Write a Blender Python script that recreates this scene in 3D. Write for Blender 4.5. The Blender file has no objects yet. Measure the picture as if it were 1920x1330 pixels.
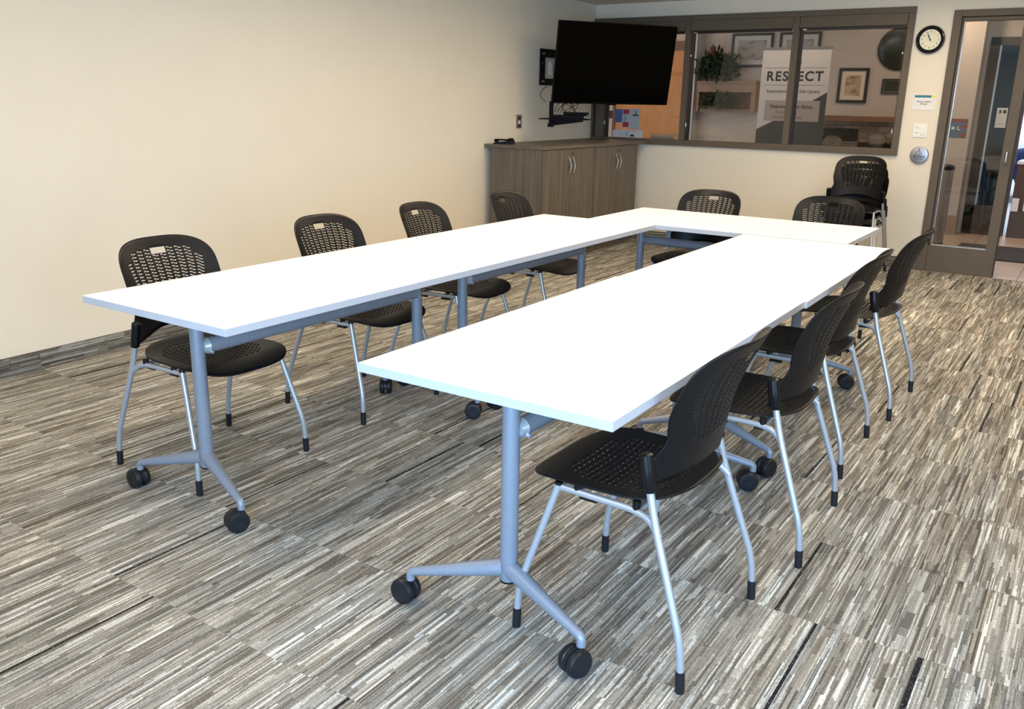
import bpy, math, random
from mathutils import Vector, Matrix
PI = math.pi
random.seed(7)
S = bpy.context.scene
COL = S.collection

# ------------------------------------------------------------------ camera
cam_d = bpy.data.cameras.new('camera')
cam = bpy.data.objects.new('camera', cam_d)
COL.objects.link(cam)
YAW, PITCH, ROLL = -0.5868, 0.2833, 0.0185
f_ = Vector((math.sin(YAW)*math.cos(PITCH), math.cos(YAW)*math.cos(PITCH), -math.sin(PITCH)))
r0 = Vector((math.cos(YAW), -math.sin(YAW), 0)); u0 = r0.cross(f_)
r_ = r0*math.cos(ROLL)+u0*math.sin(ROLL); u_ = u0*math.cos(ROLL)-r0*math.sin(ROLL)
M = Matrix((r_, u_, -f_)).transposed().to_4x4()
M.translation = Vector((2.8982, -1.6411, 1.4164))
cam.matrix_world = M
cam_d.sensor_fit = 'HORIZONTAL'; cam_d.sensor_width = 36
cam_d.lens = 1633.7/1920*36
cam_d.clip_start = 0.05; cam_d.clip_end = 200
S.camera = cam

# ------------------------------------------------------------------ world, lights, exposure
w = bpy.data.worlds.new('sky'); S.world = w; w.use_nodes = True
bg = w.node_tree.nodes['Background']
bg.inputs[0].default_value = (0.72, 0.85, 1.0, 1); bg.inputs[1].default_value = 2.2
S.view_settings.view_transform = 'Standard'; S.view_settings.look = 'None'
S.view_settings.gamma = 1; S.view_settings.exposure = 0.05; S.view_settings.use_curve_mapping = False

def area(name, loc, size, power, color, target=None, spread=PI, down=True):
    d = bpy.data.lights.new(name, 'AREA'); d.shape = 'RECTANGLE'; d.size, d.size_y = size
    d.energy = power; d.color = color; d.spread = spread
    o = bpy.data.objects.new(name, d); COL.objects.link(o); o.location = loc
    if target is not None:
        o.rotation_euler = (Vector(target)-Vector(loc)).to_track_quat('-Z', 'Y').to_euler()
    return o
WARM = (1.0, 0.80, 0.56)
for x, y, p in ((0.2, 0.3, 27), (0.2, 2.6, 29), (0.2, 4.7, 24), (2.6, 0.3, 26), (2.6, 2.6, 31), (2.4, 4.7, 33), (0.9, -1.8, 22)):
    area('ceiling_lamp', (x, y, 2.38), (0.6, 1.2), p, WARM, spread=math.radians(172))
area('ceiling_lamp', (1.6, 6.0, 2.38), (1.2, 0.25), 15, WARM)  # unseen extra lamp, added to brighten the far wall
# daylight through the windows behind and beside the camera
area('window_daylight', (3.1, -3.25, 1.2), (2.0, 1.6), 108, (0.36, 0.64, 1.0), (2.1, 0.2, 0.2), spread=math.radians(110))
area('window_daylight', (5.35, -1.2, 1.3), (2.6, 1.6), 26, (0.45, 0.70, 1.0), (2.2, 0.2, 0.2), spread=math.radians(110))
# lobby lamps
area('lobby_lamp', (-0.4, 8.6, 2.75), (1.0, 0.4), 16, (1, 0.80, 0.62))
area('lobby_lamp', (-2.9, 9.2, 2.75), (0.5, 0.5), 20, (1, 0.62, 0.30))
area('lobby_lamp', (1.15, 9.2, 2.75), (0.2, 0.2), 20, (1, 0.75, 0.55))
area('lobby_lamp', (2.6, 8.6, 2.75), (1.0, 0.5), 12, (1, 0.9, 0.8))

# ------------------------------------------------------------------ materials
def mat(name, col, rough=0.5, metal=0.0, noise=0.0, scale=20, bump=0.0, spec=0.5, aniso=None, emit=0):
    m = bpy.data.materials.new(name); m.use_nodes = True
    nt = m.node_tree; b = nt.nodes['Principled BSDF']
    b.inputs['Base Color'].default_value = (*col, 1); b.inputs['Roughness'].default_value = rough
    b.inputs['Metallic'].default_value = metal; b.inputs['Specular IOR Level'].default_value = spec
    tc = nt.nodes.new('ShaderNodeTexCoord'); mp = nt.nodes.new('ShaderNodeMapping')
    nt.links.new(tc.outputs['Object'], mp.inputs['Vector'])
    if aniso: mp.inputs['Scale'].default_value = aniso
    n = nt.nodes.new('ShaderNodeTexNoise'); n.inputs['Scale'].default_value = scale
    n.inputs['Detail'].default_value = 4
    nt.links.new(mp.outputs[0], n.inputs['Vector'])
    if noise:
        r = nt.nodes.new('ShaderNodeMapRange')
        r.inputs[1].default_value = 0.3; r.inputs[2].default_value = 0.7
        r.inputs[3].default_value = 1-noise; r.inputs[4].default_value = 1+noise
        nt.links.new(n.outputs['Fac'], r.inputs[0])
        v = nt.nodes.new('ShaderNodeVectorMath'); v.operation = 'SCALE'
        v.inputs[0].default_value = col
        nt.links.new(r.outputs[0], v.inputs['Scale']); nt.links.new(v.outputs[0], b.inputs['Base Color'])
    if bump:
        bp = nt.nodes.new('ShaderNodeBump'); bp.inputs['Strength'].default_value = bump
        bp.inputs['Distance'].default_value = 0.002
        nt.links.new(n.outputs['Fac'], bp.inputs['Height']); nt.links.new(bp.outputs[0], b.inputs['Normal'])
    if emit:
        b.inputs['Emission Color'].default_value = (*col, 1); b.inputs['Emission Strength'].default_value = emit
    return m

M_wall = mat('wall_paint', (0.80, 0.73, 0.60), 0.85, noise=0.012, scale=3, bump=0.06)
M_lwall = mat('lobby_wall_paint', (0.60, 0.52, 0.46), 0.85, noise=0.02, scale=3)
M_ceil = mat('ceiling_paint', (0.76, 0.73, 0.66), 0.9, noise=0.02, scale=30)
M_frame = mat('window_metal', (0.125, 0.100, 0.072), 0.5, 0.0, noise=0.05, scale=8, spec=0.25)
M_gasket = mat('black_gasket', (0.02, 0.018, 0.016), 0.6)
M_white = mat('white_laminate', (0.93, 0.93, 0.93), 0.42, noise=0.01, scale=6)
M_edge = mat('table_edge_band', (0.50, 0.52, 0.57), 0.45, noise=0.01, scale=6)
M_plastic = mat('black_plastic', (0.005, 0.005, 0.006), 0.40, noise=0.15, scale=60, bump=0.05, spec=0.22)
M_plastic2 = mat('black_moulded_cap', (0.004, 0.004, 0.005), 0.32, noise=0.1, scale=60, spec=0.28)
M_silver = mat('silver_paint', (0.46, 0.49, 0.53), 0.33, 0.55, noise=0.05, scale=150)
M_grey = mat('grey_paint', (0.235, 0.265, 0.32), 0.42, 0.25, noise=0.04, scale=80)
M_caster = mat('caster_rubber', (0.008, 0.009, 0.012), 0.45, noise=0.1, scale=50, spec=0.35)
M_chrome = mat('brushed_metal', (0.62, 0.62, 0.62), 0.3, 0.9, noise=0.06, scale=40)
M_screen = mat('screen_black', (0.001, 0.001, 0.001), 0.08, spec=0.06)
M_bezel = mat('bezel_black', (0.003, 0.003, 0.003), 0.45, spec=0.08)
M_white2 = mat('white_plastic', (0.86, 0.85, 0.80), 0.45)
M_paper = mat('white_paper', (0.82, 0.82, 0.80), 0.8)
M_blackf = mat('black_frame', (0.012, 0.009, 0.008), 0.4)
M_tile = None

def new_nodes(name):
    m = bpy.data.materials.new(name); m.use_nodes = True
    return m, m.node_tree, m.node_tree.nodes['Principled BSDF']
class G:
    """tiny arithmetic on shader sockets"""
    def __init__(s, nt): s.nt = nt
    def m(s, op, a, b=None, c=None):
        n = s.nt.nodes.new('ShaderNodeMath'); n.operation = op
        for i, v in enumerate((a, b, c)):
            if v is None: continue
            if isinstance(v, (int, float)): n.inputs[i].default_value = v
            else: s.nt.links.new(v, n.inputs[i])
        return n.outputs[0]
    def xyz(s, x, y=0, z=0):
        n = s.nt.nodes.new('ShaderNodeCombineXYZ')
        for i, v in enumerate((x, y, z)):
            if isinstance(v, (int, float)): n.inputs[i].default_value = v
            else: s.nt.links.new(v, n.inputs[i])
        return n.outputs[0]
    def wn(s, x, y=0, z=0):
        n = s.nt.nodes.new('ShaderNodeTexWhiteNoise'); n.noise_dimensions = '3D'
        s.nt.links.new(s.xyz(x, y, z), n.inputs['Vector']); return n.outputs['Value']
    def noise(s, vec, scale, detail=2, rough=0.5):
        n = s.nt.nodes.new('ShaderNodeTexNoise'); n.inputs['Scale'].default_value = scale
        n.inputs['Detail'].default_value = detail; n.inputs['Roughness'].default_value = rough
        s.nt.links.new(vec, n.inputs['Vector']); return n.outputs['Fac']
    def ramp(s, fac, stops, interp='LINEAR'):
        n = s.nt.nodes.new('ShaderNodeValToRGB'); n.color_ramp.interpolation = interp
        e = n.color_ramp.elements
        while len(e) < len(stops): e.new(0.5)
        for el, (p, c) in zip(e, stops): el.position = p; el.color = (*c, 1)
        s.nt.links.new(fac, n.inputs[0]); return n.outputs[0]
    def mix(s, f, a, b):
        n = s.nt.nodes.new('ShaderNodeMix'); n.data_type = 'RGBA'
        for sock, v in ((n.inputs[0], f), (n.inputs[6], a), (n.inputs[7], b)):
            if isinstance(v, (int, float)): sock.default_value = v
            elif isinstance(v, tuple): sock.default_value = (*v, 1)
            else: s.nt.links.new(v, sock)
        return n.outputs[2]

def carpet(name, across, along, dark=1.0):
    m, nt, b = new_nodes(name); g = G(nt)
    tc = nt.nodes.new('ShaderNodeTexCoord'); sp = nt.nodes.new('ShaderNodeSeparateXYZ')
    nt.links.new(tc.outputs['Object'], sp.inputs[0])
    a = sp.outputs[across]; l = sp.outputs[along]
    ti = g.m('FLOOR', g.m('DIVIDE', a, 0.5)); tj = g.m('FLOOR', g.m('DIVIDE', g.m('SUBTRACT', l, 0.16), 0.5))
    seed = g.wn(ti, tj, 3.1)
    so = g.m('MULTIPLY', seed, 40.0)
    # irregular stripe widths: warp the across coordinate
    n1 = g.noise(g.xyz(a, so, 0), 18.0, 1)
    aw = g.m('ADD', a, g.m('MULTIPLY', n1, 0.05))
    i1 = g.m('FLOOR', g.m('DIVIDE', aw, 0.024)); v1 = g.wn(i1, so, 1.0)
    i2 = g.m('FLOOR', g.m('DIVIDE', aw, 0.0105))
    seg = g.m('FLOOR', g.m('ADD', g.m('DIVIDE', l, 0.42), g.m('MULTIPLY', g.wn(i2, so, 5.0), 9.0)))
    v2 = g.wn(i2, g.m('ADD', so, seg), 2.0)
    i3 = g.m('FLOOR', g.m('DIVIDE', aw, 0.0043))
    seg3 = g.m('FLOOR', g.m('ADD', g.m('DIVIDE', l, 0.14), g.m('MULTIPLY', g.wn(i3, so, 6.0), 9.0)))
    v3 = g.wn(i3, g.m('ADD', so, seg3), 4.0)
    v = g.m('ADD', g.m('ADD', g.m('MULTIPLY', v1, 0.19), g.m('MULTIPLY', v2, 0.31)), g.m('MULTIPLY', v3, 0.50))
    pile = g.noise(g.xyz(g.m('MULTIPLY', a, 420.0), g.m('MULTIPLY', l, 150.0), so), 1.0, 3, 0.7)
    v = g.m('ADD', v, g.m('MULTIPLY', g.m('SUBTRACT', pile, 0.5), 0.85))
    v = g.m('ADD', g.m('MULTIPLY', g.m('SUBTRACT', v, 0.5), 0.95), 0.5)
    k = dark
    col = g.ramp(v, [(0.10, (0.080*k, 0.071*k, 0.063*k)), (0.34, (0.168*k, 0.152*k, 0.133*k)), (0.50, (0.275*k, 0.254*k, 0.224*k)),
                     (0.66, (0.37*k, 0.35*k, 0.318*k)), (0.90, (0.80*k, 0.78*k, 0.74*k))])
    tint = g.mix(g.wn(i1, so, 9.0), (1.0, 0.97, 0.90), (0.93, 0.98, 1.0))
    mm = nt.nodes.new('ShaderNodeMix'); mm.data_type = 'RGBA'; mm.blend_type = 'MULTIPLY'; mm.inputs[0].default_value = 1
    nt.links.new(col, mm.inputs[6]); nt.links.new(tint, mm.inputs[7])
    streak = g.m('GREATER_THAN', g.wn(i2, so, 8.0), 0.989)
    st2 = g.m('MULTIPLY', streak, g.m('GREATER_THAN', pile, 0.40))
    c2 = g.mix(st2, mm.outputs[2], (0.012, 0.012, 0.015))
    nt.links.new(c2, b.inputs['Base Color'])
    b.inputs['Roughness'].default_value = 0.95; b.inputs['Specular IOR Level'].default_value = 0.15
    bp = nt.nodes.new('ShaderNodeBump'); bp.inputs['Strength'].default_value = 0.5; bp.inputs['Distance'].default_value = 0.003
    nt.links.new(v, bp.inputs['Height']); nt.links.new(bp.outputs[0], b.inputs['Normal'])
    return m
M_carpet = carpet('striped_carpet', 0, 1)
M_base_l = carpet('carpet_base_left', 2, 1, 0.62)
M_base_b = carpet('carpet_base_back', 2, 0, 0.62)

def wood(name, c1, c2, axis=2, sc=(22, 22, 1.2), rough=0.5):
    m, nt, b = new_nodes(name); g = G(nt)
    tc = nt.nodes.new('ShaderNodeTexCoord'); mp = nt.nodes.new('ShaderNodeMapping')
    mp.inputs['Scale'].default_value = sc; nt.links.new(tc.outputs['Object'], mp.inputs[0])
    n = g.noise(mp.outputs[0], 1.0, 6, 0.6)
    mp2 = nt.nodes.new('ShaderNodeMapping'); mp2.inputs['Scale'].default_value = tuple(6*v for v in sc); nt.links.new(tc.outputs['Object'], mp2.inputs[0])
    n2 = g.noise(mp2.outputs[0], 1.0, 3, 0.6)
    v = g.m('ADD', g.m('MULTIPLY', n, 0.65), g.m('MULTIPLY', n2, 0.35))
    nt.links.new(g.ramp(v, [(0.34, c1), (0.64, c2)]), b.inputs['Base Color'])
    b.inputs['Roughness'].default_value = rough; return m
M_cab = wood('grey_walnut', (0.078, 0.063, 0.048), (0.165, 0.135, 0.105))
M_cabtop = wood('grey_walnut_top', (0.078, 0.063, 0.048), (0.155, 0.128, 0.10), sc=(22, 1.2, 22))
M_orange = wood('orange_wood', (0.50, 0.20, 0.055), (0.66, 0.30, 0.09), sc=(6, 6, 0.8))
M_brown = wood('brown_wood', (0.10, 0.045, 0.022), (0.19, 0.09, 0.045), sc=(1.5, 20, 20))
M_desk = wood('desk_brown', (0.055, 0.025, 0.012), (0.13, 0.06, 0.025), sc=(12, 12, 1.5))

def glass(name, tint=(0.93, 0.95, 0.94), refl=0.09, graze=0.45):
    m = bpy.data.materials.new(name); m.use_nodes = True; nt = m.node_tree
    for n in list(nt.nodes):
        if n.type == 'BSDF_PRINCIPLED': nt.nodes.remove(n)
    out = [n for n in nt.nodes if n.type == 'OUTPUT_MATERIAL'][0]
    t = nt.nodes.new('ShaderNodeBsdfTransparent'); t.inputs[0].default_value = (*tint, 1)
    gl = nt.nodes.new('ShaderNodeBsdfGlossy'); gl.inputs['Roughness'].default_value = 0.02
    fr = nt.nodes.new('ShaderNodeLayerWeight'); fr.inputs[0].default_value = 0.25
    r = nt.nodes.new('ShaderNodeMapRange'); r.inputs[3].default_value = refl; r.inputs[4].default_value = graze
    nt.links.new(fr.outputs['Fresnel'], r.inputs[0])
    mx = nt.nodes.new('ShaderNodeMixShader')
    nt.links.new(r.outputs[0], mx.inputs[0]); nt.links.new(t.outputs[0], mx.inputs[1]); nt.links.new(gl.outputs[0], mx.inputs[2])
    nt.links.new(mx.outputs[0], out.inputs[0]); return m
M_glass = glass('window_glass', (0.74, 0.74, 0.72), 0.025)
M_glass2 = glass('door_glass', (0.82, 0.83, 0.81), 0.03)

def tilefloor():
    m, nt, b = new_nodes('lobby_tile'); g = G(nt)
    tc = nt.nodes.new('ShaderNodeTexCoord')
    br = nt.nodes.new('ShaderNodeTexBrick'); br.offset = 0; br.inputs['Scale'].default_value = 1
    br.inputs['Color1'].default_value = (0.50, 0.36, 0.28, 1); br.inputs['Color2'].default_value = (0.56, 0.42, 0.33, 1)
    br.inputs['Mortar'].default_value = (0.22, 0.17, 0.14, 1); br.inputs['Mortar Size'].default_value = 0.006
    br.inputs['Brick Width'].default_value = 0.6; br.inputs['Row Height'].default_value = 0.6
    nt.links.new(tc.outputs['Object'], br.inputs['Vector']); nt.links.new(br.outputs['Color'], b.inputs['Base Color'])
    b.inputs['Roughness'].default_value = 0.35; return m
M_tile = tilefloor()

def brickmat():
    m, nt, b = new_nodes('hearth_brick')
    tc = nt.nodes.new('ShaderNodeTexCoord')
    mp = nt.nodes.new('ShaderNodeMapping'); mp.inputs['Rotation'].default_value = (PI/2, 0, 0)
    nt.links.new(tc.outputs['Object'], mp.inputs[0])
    br = nt.nodes.new('ShaderNodeTexBrick'); br.inputs['Scale'].default_value = 1
    br.inputs['Color1'].default_value = (0.16, 0.10, 0.075, 1); br.inputs['Color2'].default_value = (0.30, 0.24, 0.20, 1)
    br.inputs['Mortar'].default_value = (0.10, 0.09, 0.08, 1); br.inputs['Mortar Size'].default_value = 0.008
    br.inputs['Brick Width'].default_value = 0.21; br.inputs['Row Height'].default_value = 0.075
    nt.links.new(mp.outputs[0], br.inputs['Vector']); nt.links.new(br.outputs['Color'], b.inputs['Base Color'])
    b.inputs['Roughness'].default_value = 0.85; return m
M_brick = brickmat()

def picmat(name, stops, scale=(5, 5, 9)):
    m, nt, b = new_nodes(name); g = G(nt)
    tc = nt.nodes.new('ShaderNodeTexCoord'); mp = nt.nodes.new('ShaderNodeMapping')
    mp.inputs['Scale'].default_value = scale; nt.links.new(tc.outputs['Object'], mp.inputs[0])
    nt.links.new(g.ramp(g.noise(mp.outputs[0], 1.6, 5), stops), b.inputs['Base Color'])
    b.inputs['Roughness'].default_value = 0.6; return m
M_pic1 = picmat('watercolour_print', [(0.35, (0.16, 0.15, 0.13)), (0.5, (0.42, 0.38, 0.36)), (0.65, (0.36, 0.37, 0.42))])
M_pic2 = picmat('sepia_print', [(0.35, (0.22, 0.13, 0.08)), (0.5, (0.50, 0.34, 0.23)), (0.65, (0.66, 0.48, 0.35))])

# ------------------------------------------------------------------ mesh helpers
class MB:
    def __init__(s): s.v = []; s.f = []; s.m = []; s.mats = []
    def slot(s, mt):
        if mt not in s.mats: s.mats.append(mt)
        return s.mats.index(mt)
    def add(s, vs, fs, mt=None):
        o = len(s.v); s.v += [tuple(v) for v in vs]; s.f += [tuple(i+o for i in f) for f in fs]
        s.m += [s.slot(mt) if mt else 0]*len(fs)
        return s
    def box(s, x0, x1, y0, y1, z0, z1, mt=None):
        vs = [(x, y, z) for x in (x0, x1) for y in (y0, y1) for z in (z0, z1)]
        return s.add(vs, [(0, 1, 3, 2), (4, 6, 7, 5), (0, 4, 5, 1), (2, 3, 7, 6), (0, 2, 6, 4), (1, 5, 7, 3)], mt)
    def cyl(s, a, b, ra, rb=None, n=24, cap=True, mt=None):
        return s.tube([a, b], [ra, ra if rb is None else rb], n, cap, mt)
    def tube(s, pts, rad, n=12, cap=True, mt=None):
        P = [Vector(p) for p in pts]
        R = rad if isinstance(rad, (list, tuple)) else [rad]*len(P)
        d0 = (P[1]-P[0]).normalized()
        up = Vector((0, 0, 1)) if abs(d0.z) < 0.9 else Vector((1, 0, 0))
        x = d0.cross(up).normalized(); vs = []
        for i, p in enumerate(P):
            if i == 0: t = P[1]-P[0]
            elif i == len(P)-1: t = P[-1]-P[-2]
            else: t = (P[i]-P[i-1]).normalized()+(P[i+1]-P[i]).normalized()
            t.normalize(); x = (x-t*x.dot(t)).normalized(); y = t.cross(x)
            for k in range(n):
                a = 2*PI*k/n; vs.append(p+(x*math.cos(a)+y*math.sin(a))*R[i])
        fs = [(i*n+k, i*n+(k+1) % n, (i+1)*n+(k+1) % n, (i+1)*n+k) for i in range(len(P)-1) for k in range(n)]
        if cap: fs += [tuple(range(n))[::-1], tuple((len(P)-1)*n+k for k in range(n))]
        return s.add(vs, fs, mt)
    def lathe(s, c, axis, prof, n=28, mt=None):
        """prof: (distance along axis, radius) pairs"""
        c = Vector(c); ax = Vector(axis).normalized()
        up = Vector((0, 0, 1)) if abs(ax.z) < 0.9 else Vector((1, 0, 0))
        x = ax.cross(up).normalized(); y = ax.cross(x); vs = []
        for d, r in prof:
            for k in range(n):
                a = 2*PI*k/n; vs.append(c+ax*d+(x*math.cos(a)+y*math.sin(a))*max(r, 1e-5))
        fs = [(i*n+k, i*n+(k+1) % n, (i+1)*n+(k+1) % n, (i+1)*n+k) for i in range(len(prof)-1) for k in range(n)]
        fs += [tuple(range(n))[::-1], tuple((len(prof)-1)*n+k for k in range(n))]
        return s.add(vs, fs, mt)
    def poly(s, pts, d, mt=None):
        """extrude a polygon (list of 3-D points) by vector d"""
        n = len(pts); d = Vector(d); vs = [Vector(p) for p in pts]+[Vector(p)+d for p in pts]
        return s.add(vs, [tuple(range(n))[::-1], tuple(range(n, 2*n))]+[(k, (k+1) % n, n+(k+1) % n, n+k) for k in range(n)], mt)
    def build(s, name, mt=None, parent=None, smooth=False, bevel=0, loc=None, rz=0):
        me = bpy.data.meshes.new(name); me.from_pydata(s.v, [], s.f)
        if s.mats:
            for m in s.mats: me.materials.append(m)
            for p, i in zip(me.polygons, s.m): p.material_index = i
        elif mt: me.materials.append(mt)
        import bmesh
        bm = bmesh.new(); bm.from_mesh(me); bmesh.ops.recalc_face_normals(bm, faces=bm.faces); bm.to_mesh(me); bm.free()
        if smooth:
            me.shade_smooth(); me.set_sharp_from_angle(angle=math.radians(38))
        o = bpy.data.objects.new(name, me); COL.objects.link(o)
        if loc: o.location = loc
        if rz: o.rotation_euler.z = rz
        if parent: o.parent = parent
        if bevel:
            b = o.modifiers.new('bevel', 'BEVEL'); b.width = bevel; b.segments = 2; b.limit_method = 'ANGLE'
        return o
def fillet(pts, r, n=5):
    P = [Vector(p) for p in pts]; out = [P[0]]
    for i in range(1, len(P)-1):
        a, b, c = P[i-1], P[i], P[i+1]
        rr = min(r, (a-b).length*0.45, (c-b).length*0.45)
        p0 = b+(a-b).normalized()*rr; p1 = b+(c-b).normalized()*rr
        for k in range(n+1):
            t = k/n; out.append(p0*(1-t)**2+b*2*t*(1-t)+p1*t*t)
    out.append(P[-1]); return out
def tag(o, label=None, cat=None, group=None, kind=None):
    if label: o['label'] = label
    if cat: o['category'] = cat
    if group: o['group'] = group
    if kind: o['kind'] = kind
    return o
def empty(name, loc, rz=0, label=None, cat=None, group=None, kind=None):
    o = bpy.data.objects.new(name, None); COL.objects.link(o); o.empty_display_size = 0.1
    o.location = loc; o.rotation_euler = (0, 0, rz)
    return tag(o, label, cat, group, kind)
def copy_tree(o, parent=None):
    c = o.copy(); COL.objects.link(c)
    if parent: c.parent = parent
    for ch in list(o.children): copy_tree(ch, c)
    return c
def struct(o): o['kind'] = 'structure'; return o
def text(name, s, size, loc, parent, mt, rot=(PI/2, 0, 0), align='CENTER', bold=0.0, sx=1.0, spacing=1.0, ext=0.0004):
    c = bpy.data.curves.new(name, 'FONT'); c.body = s; c.size = size; c.align_x = align; c.align_y = 'CENTER'
    c.offset = bold; c.extrude = ext; c.space_character = spacing; c.materials.append(mt)
    o = bpy.data.objects.new(name, c); COL.objects.link(o); o.location = loc; o.rotation_euler = rot; o.scale = (sx, 1, 1)
    bpy.context.view_layer.update()
    me = bpy.data.meshes.new_from_object(o.evaluated_get(bpy.context.evaluated_depsgraph_get()))
    bpy.data.objects.remove(o); bpy.data.curves.remove(c)
    o = bpy.data.objects.new(name, me); COL.objects.link(o); o.location = loc; o.rotation_euler = rot; o.scale = (sx, 1, 1)
    if parent: o.parent = parent
    return o

# ------------------------------------------------------------------ room shell
YB = 7.0        # inner face of the far wall
ZC = 2.40
def wx(y): return -1.645-0.0331*(y-0.5)      # inner face of the left wall
me = MB(); me.box(-2.2, 5.6, -4.6, 6.96, -0.1, 0.0)
struct(me.build('floor', M_carpet))
me = MB(); me.box(-6, 6, 6.96, 10.35, -0.1, -0.002)
struct(me.build('floor_lobby', M_tile))
me = MB(); y0, y1 = -4.6, 7.0
me.add([(wx(y0), y0, 0), (wx(y1), y1, 0), (wx(y1), y1, 2.7), (wx(y0), y0, 2.7), (wx(y0)-.12, y0, 0), (wx(y1)-.12, y1, 0), (wx(y1)-.12, y1, 2.7), (wx(y0)-.12, y0, 2.7)],
       [(0, 1, 2, 3), (4, 5, 6, 7), (0, 4, 5, 1), (3, 2, 6, 7), (0, 3, 7, 4), (1, 5, 6, 2)])
struct(me.build('wall_left', M_wall))
me = MB()
me.box(-2.2, 1.60, YB, YB+.14, 0, 1.005); me.box(-2.2, -1.858, YB, YB+.14, 1.005, 2.7); me.box(-1.858, 1.29, YB, YB+.14, 2.258, 2.7)
me.box(1.29, 1.60, YB, YB+.14, 1.005, 2.7); me.box(1.60, 3.3, YB, YB+.14, 2.215, 2.7); me.box(3.3, 5.6, YB, YB+.14, 0, 2.7)
struct(me.build('wall_back', M_wall))
me = MB()
me.box(5.5, 5.64, -4.6, -2.6, 0, 2.7); me.box(5.5, 5.64, 0.2, 7.0, 0, 2.7); me.box(5.5, 5.64, -2.6, 0.2, 0, 0.4); me.box(5.5, 5.64, -2.6, 0.2, 2.2, 2.7)
struct(me.build('wall_right', M_wall))
me = MB()
me.box(-1.6, 1.9, -3.6, -3.48, 0, 2.7); me.box(4.3, 5.5, -3.6, -3.48, 0, 2.7); me.box(1.9, 4.3, -3.6, -3.48, 0, 0.35); me.box(1.9, 4.3, -3.6, -3.48, 2.1, 2.7)
struct(me.build('wall_front', M_wall))
me = MB(); me.box(-2.1, 5.6, -4.6, 7.0, ZC, ZC+.1); struct(me.build('ceiling', M_ceil))
# carpeted cove base
me = MB()
def bb(y, z, d): return (wx(y)+d, y, z)
me.add([bb(-4.4, 0, .012), bb(6.98, 0, .012), bb(6.98, .098, .008), bb(-4.4, .098, .008), bb(-4.4, 0, 0), bb(6.98, 0, 0), bb(6.98, .098, 0), bb(-4.4, .098, 0)],
       [(0, 1, 2, 3), (4, 5, 6, 7), (0, 4, 5, 1), (3, 2, 6, 7), (0, 3, 7, 4), (1, 5, 6, 2)])
struct(me.build('baseboard_left', M_base_l))
me = MB(); me.box(-1.84, 1.60, YB-.012, YB, 0, .098); struct(me.build('baseboard_back', M_base_b))

# far wall window, three bays
wf = empty('window_1', (0, YB, 0), kind='structure')
me = MB()
F0, F1 = -0.03, 0.11
for x0, x1, z0, z1 in ((-1.858, 1.293, 2.212, 2.262), (-1.858, 1.293, 1.003, 1.060), (1.238, 1.293, 1.06, 2.212), (-1.858, -1.835, 1.06, 2.212), (-1.80, -1.715, 1.06, 2.212),
                       (-.825, -.775, 1.06, 2.212), (.243, .300, 1.06, 2.212)):
    me.box(x0, x1, F0, F1, z0, z1)
me.build('window_frame', M_frame, wf, bevel=.003)
me = MB()
for x in (-1.715, -.837, -.775, .231, .300, 1.226): me.box(x, x+.012, .02, .10, 1.06, 2.212)
me.build('glazing_bead', M_gasket, wf)
for x0, x1 in ((-1.703, -.837), (-.763, .231), (.312, 1.226)):
    me = MB(); me.box(x0, x1, .058, .064, 1.055, 2.215); me.build('glass_pane', M_glass, wf)
me = MB(); me.box(-1.835, -1.80, .02, .06, 1.06, 2.212); me.build('corner_panel', M_frame, wf)
# roller blinds rolled up in their cassettes, one per bay
for x0, x1, lb in ((-1.71, -.83, 'brown roller blind cassette above the left window bay behind the television'),
                   (-.772, .24, 'brown roller blind cassette above the middle window bay'),
                   (.303, 1.235, 'brown roller blind cassette above the right window bay beside the clock')):
    rb = empty('roller_blind', ((x0+x1)/2, YB, 2.212), 0, lb, 'roller blind', 'roller blinds over the window bays')
    h = (x1-x0)/2
    me = MB(); me.box(-h, h, -.028, .05, -.098, 0); me.build('cassette', M_frame, rb, bevel=.004)
    me = MB(); me.box(-h+.02, h-.02, .0, .022, -.122, -.098); me.build('hem_bar', M_blackf, rb)
    me = MB(); me.box(-h+.025, -h+.06, -.004, .0, -.118, -.108); me.build('end_clip', M_chrome, rb)
    me = MB(); side = 1 if x0 > 0 else -1
    me.tube([(side*(h-.012), -.006, -.11), (side*(h-.010), -.006, -1.08)], .0018, 6); me.build('pull_chain', M_frame, rb)
    me = MB(); me.lathe((side*(h-.012), -.006, -.33), (0, 0, 1), [(-.010, .003), (-.007, .006), (.007, .006), (.010, .003)], 10); me.build('chain_connector', M_white2, rb)
    me = MB(); me.lathe((side*(h-.012), -.012, -1.00), (0, 0, 1), [(-.022, .003), (-.015, .006), (.015, .005), (.022, .003)], 10); me.build('chain_tensioner', M_chrome, rb)

# glazed door beside the window
dr = empty('door_1', (0, YB, 0), kind='structure')
me = MB(); me.box(1.594, 1.660, -.03, .12, 0, 2.22); me.box(1.660, 3.24, -.03, .12, 2.165, 2.22); me.box(3.24, 3.3, -.03, .12, 0, 2.22)
me.build('door_frame', M_frame, dr, bevel=.003)
me = MB(); me.box(1.664, 1.682, .0, .05, .236, 2.15); me.box(2.124, 2.206, -.012, .052, 0, 2.16); me.box(1.640, 2.2, -.014, .052, 0.0, .232); me.box(1.664, 2.2, -.002, .05, 2.13, 2.162)
me.build('door_leaf', M_frame, dr, bevel=.003)
me = MB(); me.box(1.682, 1.688, .01, .04, .24, 2.13, M_chrome); me.box(1.660, 1.664, -.01, .05, .24, 2.16, M_gasket); me.box(2.206, 2.212, -.005, .05, 0, 2.16, M_gasket); me.box(1.682, 2.124, -.006, .05, .232, .240, M_chrome)
me.build('door_gasket', None, dr)
me = MB(); me.box(1.688, 2.124, .022, .028, .238, 2.132); me.build('glass_pane', M_glass2, dr)
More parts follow.
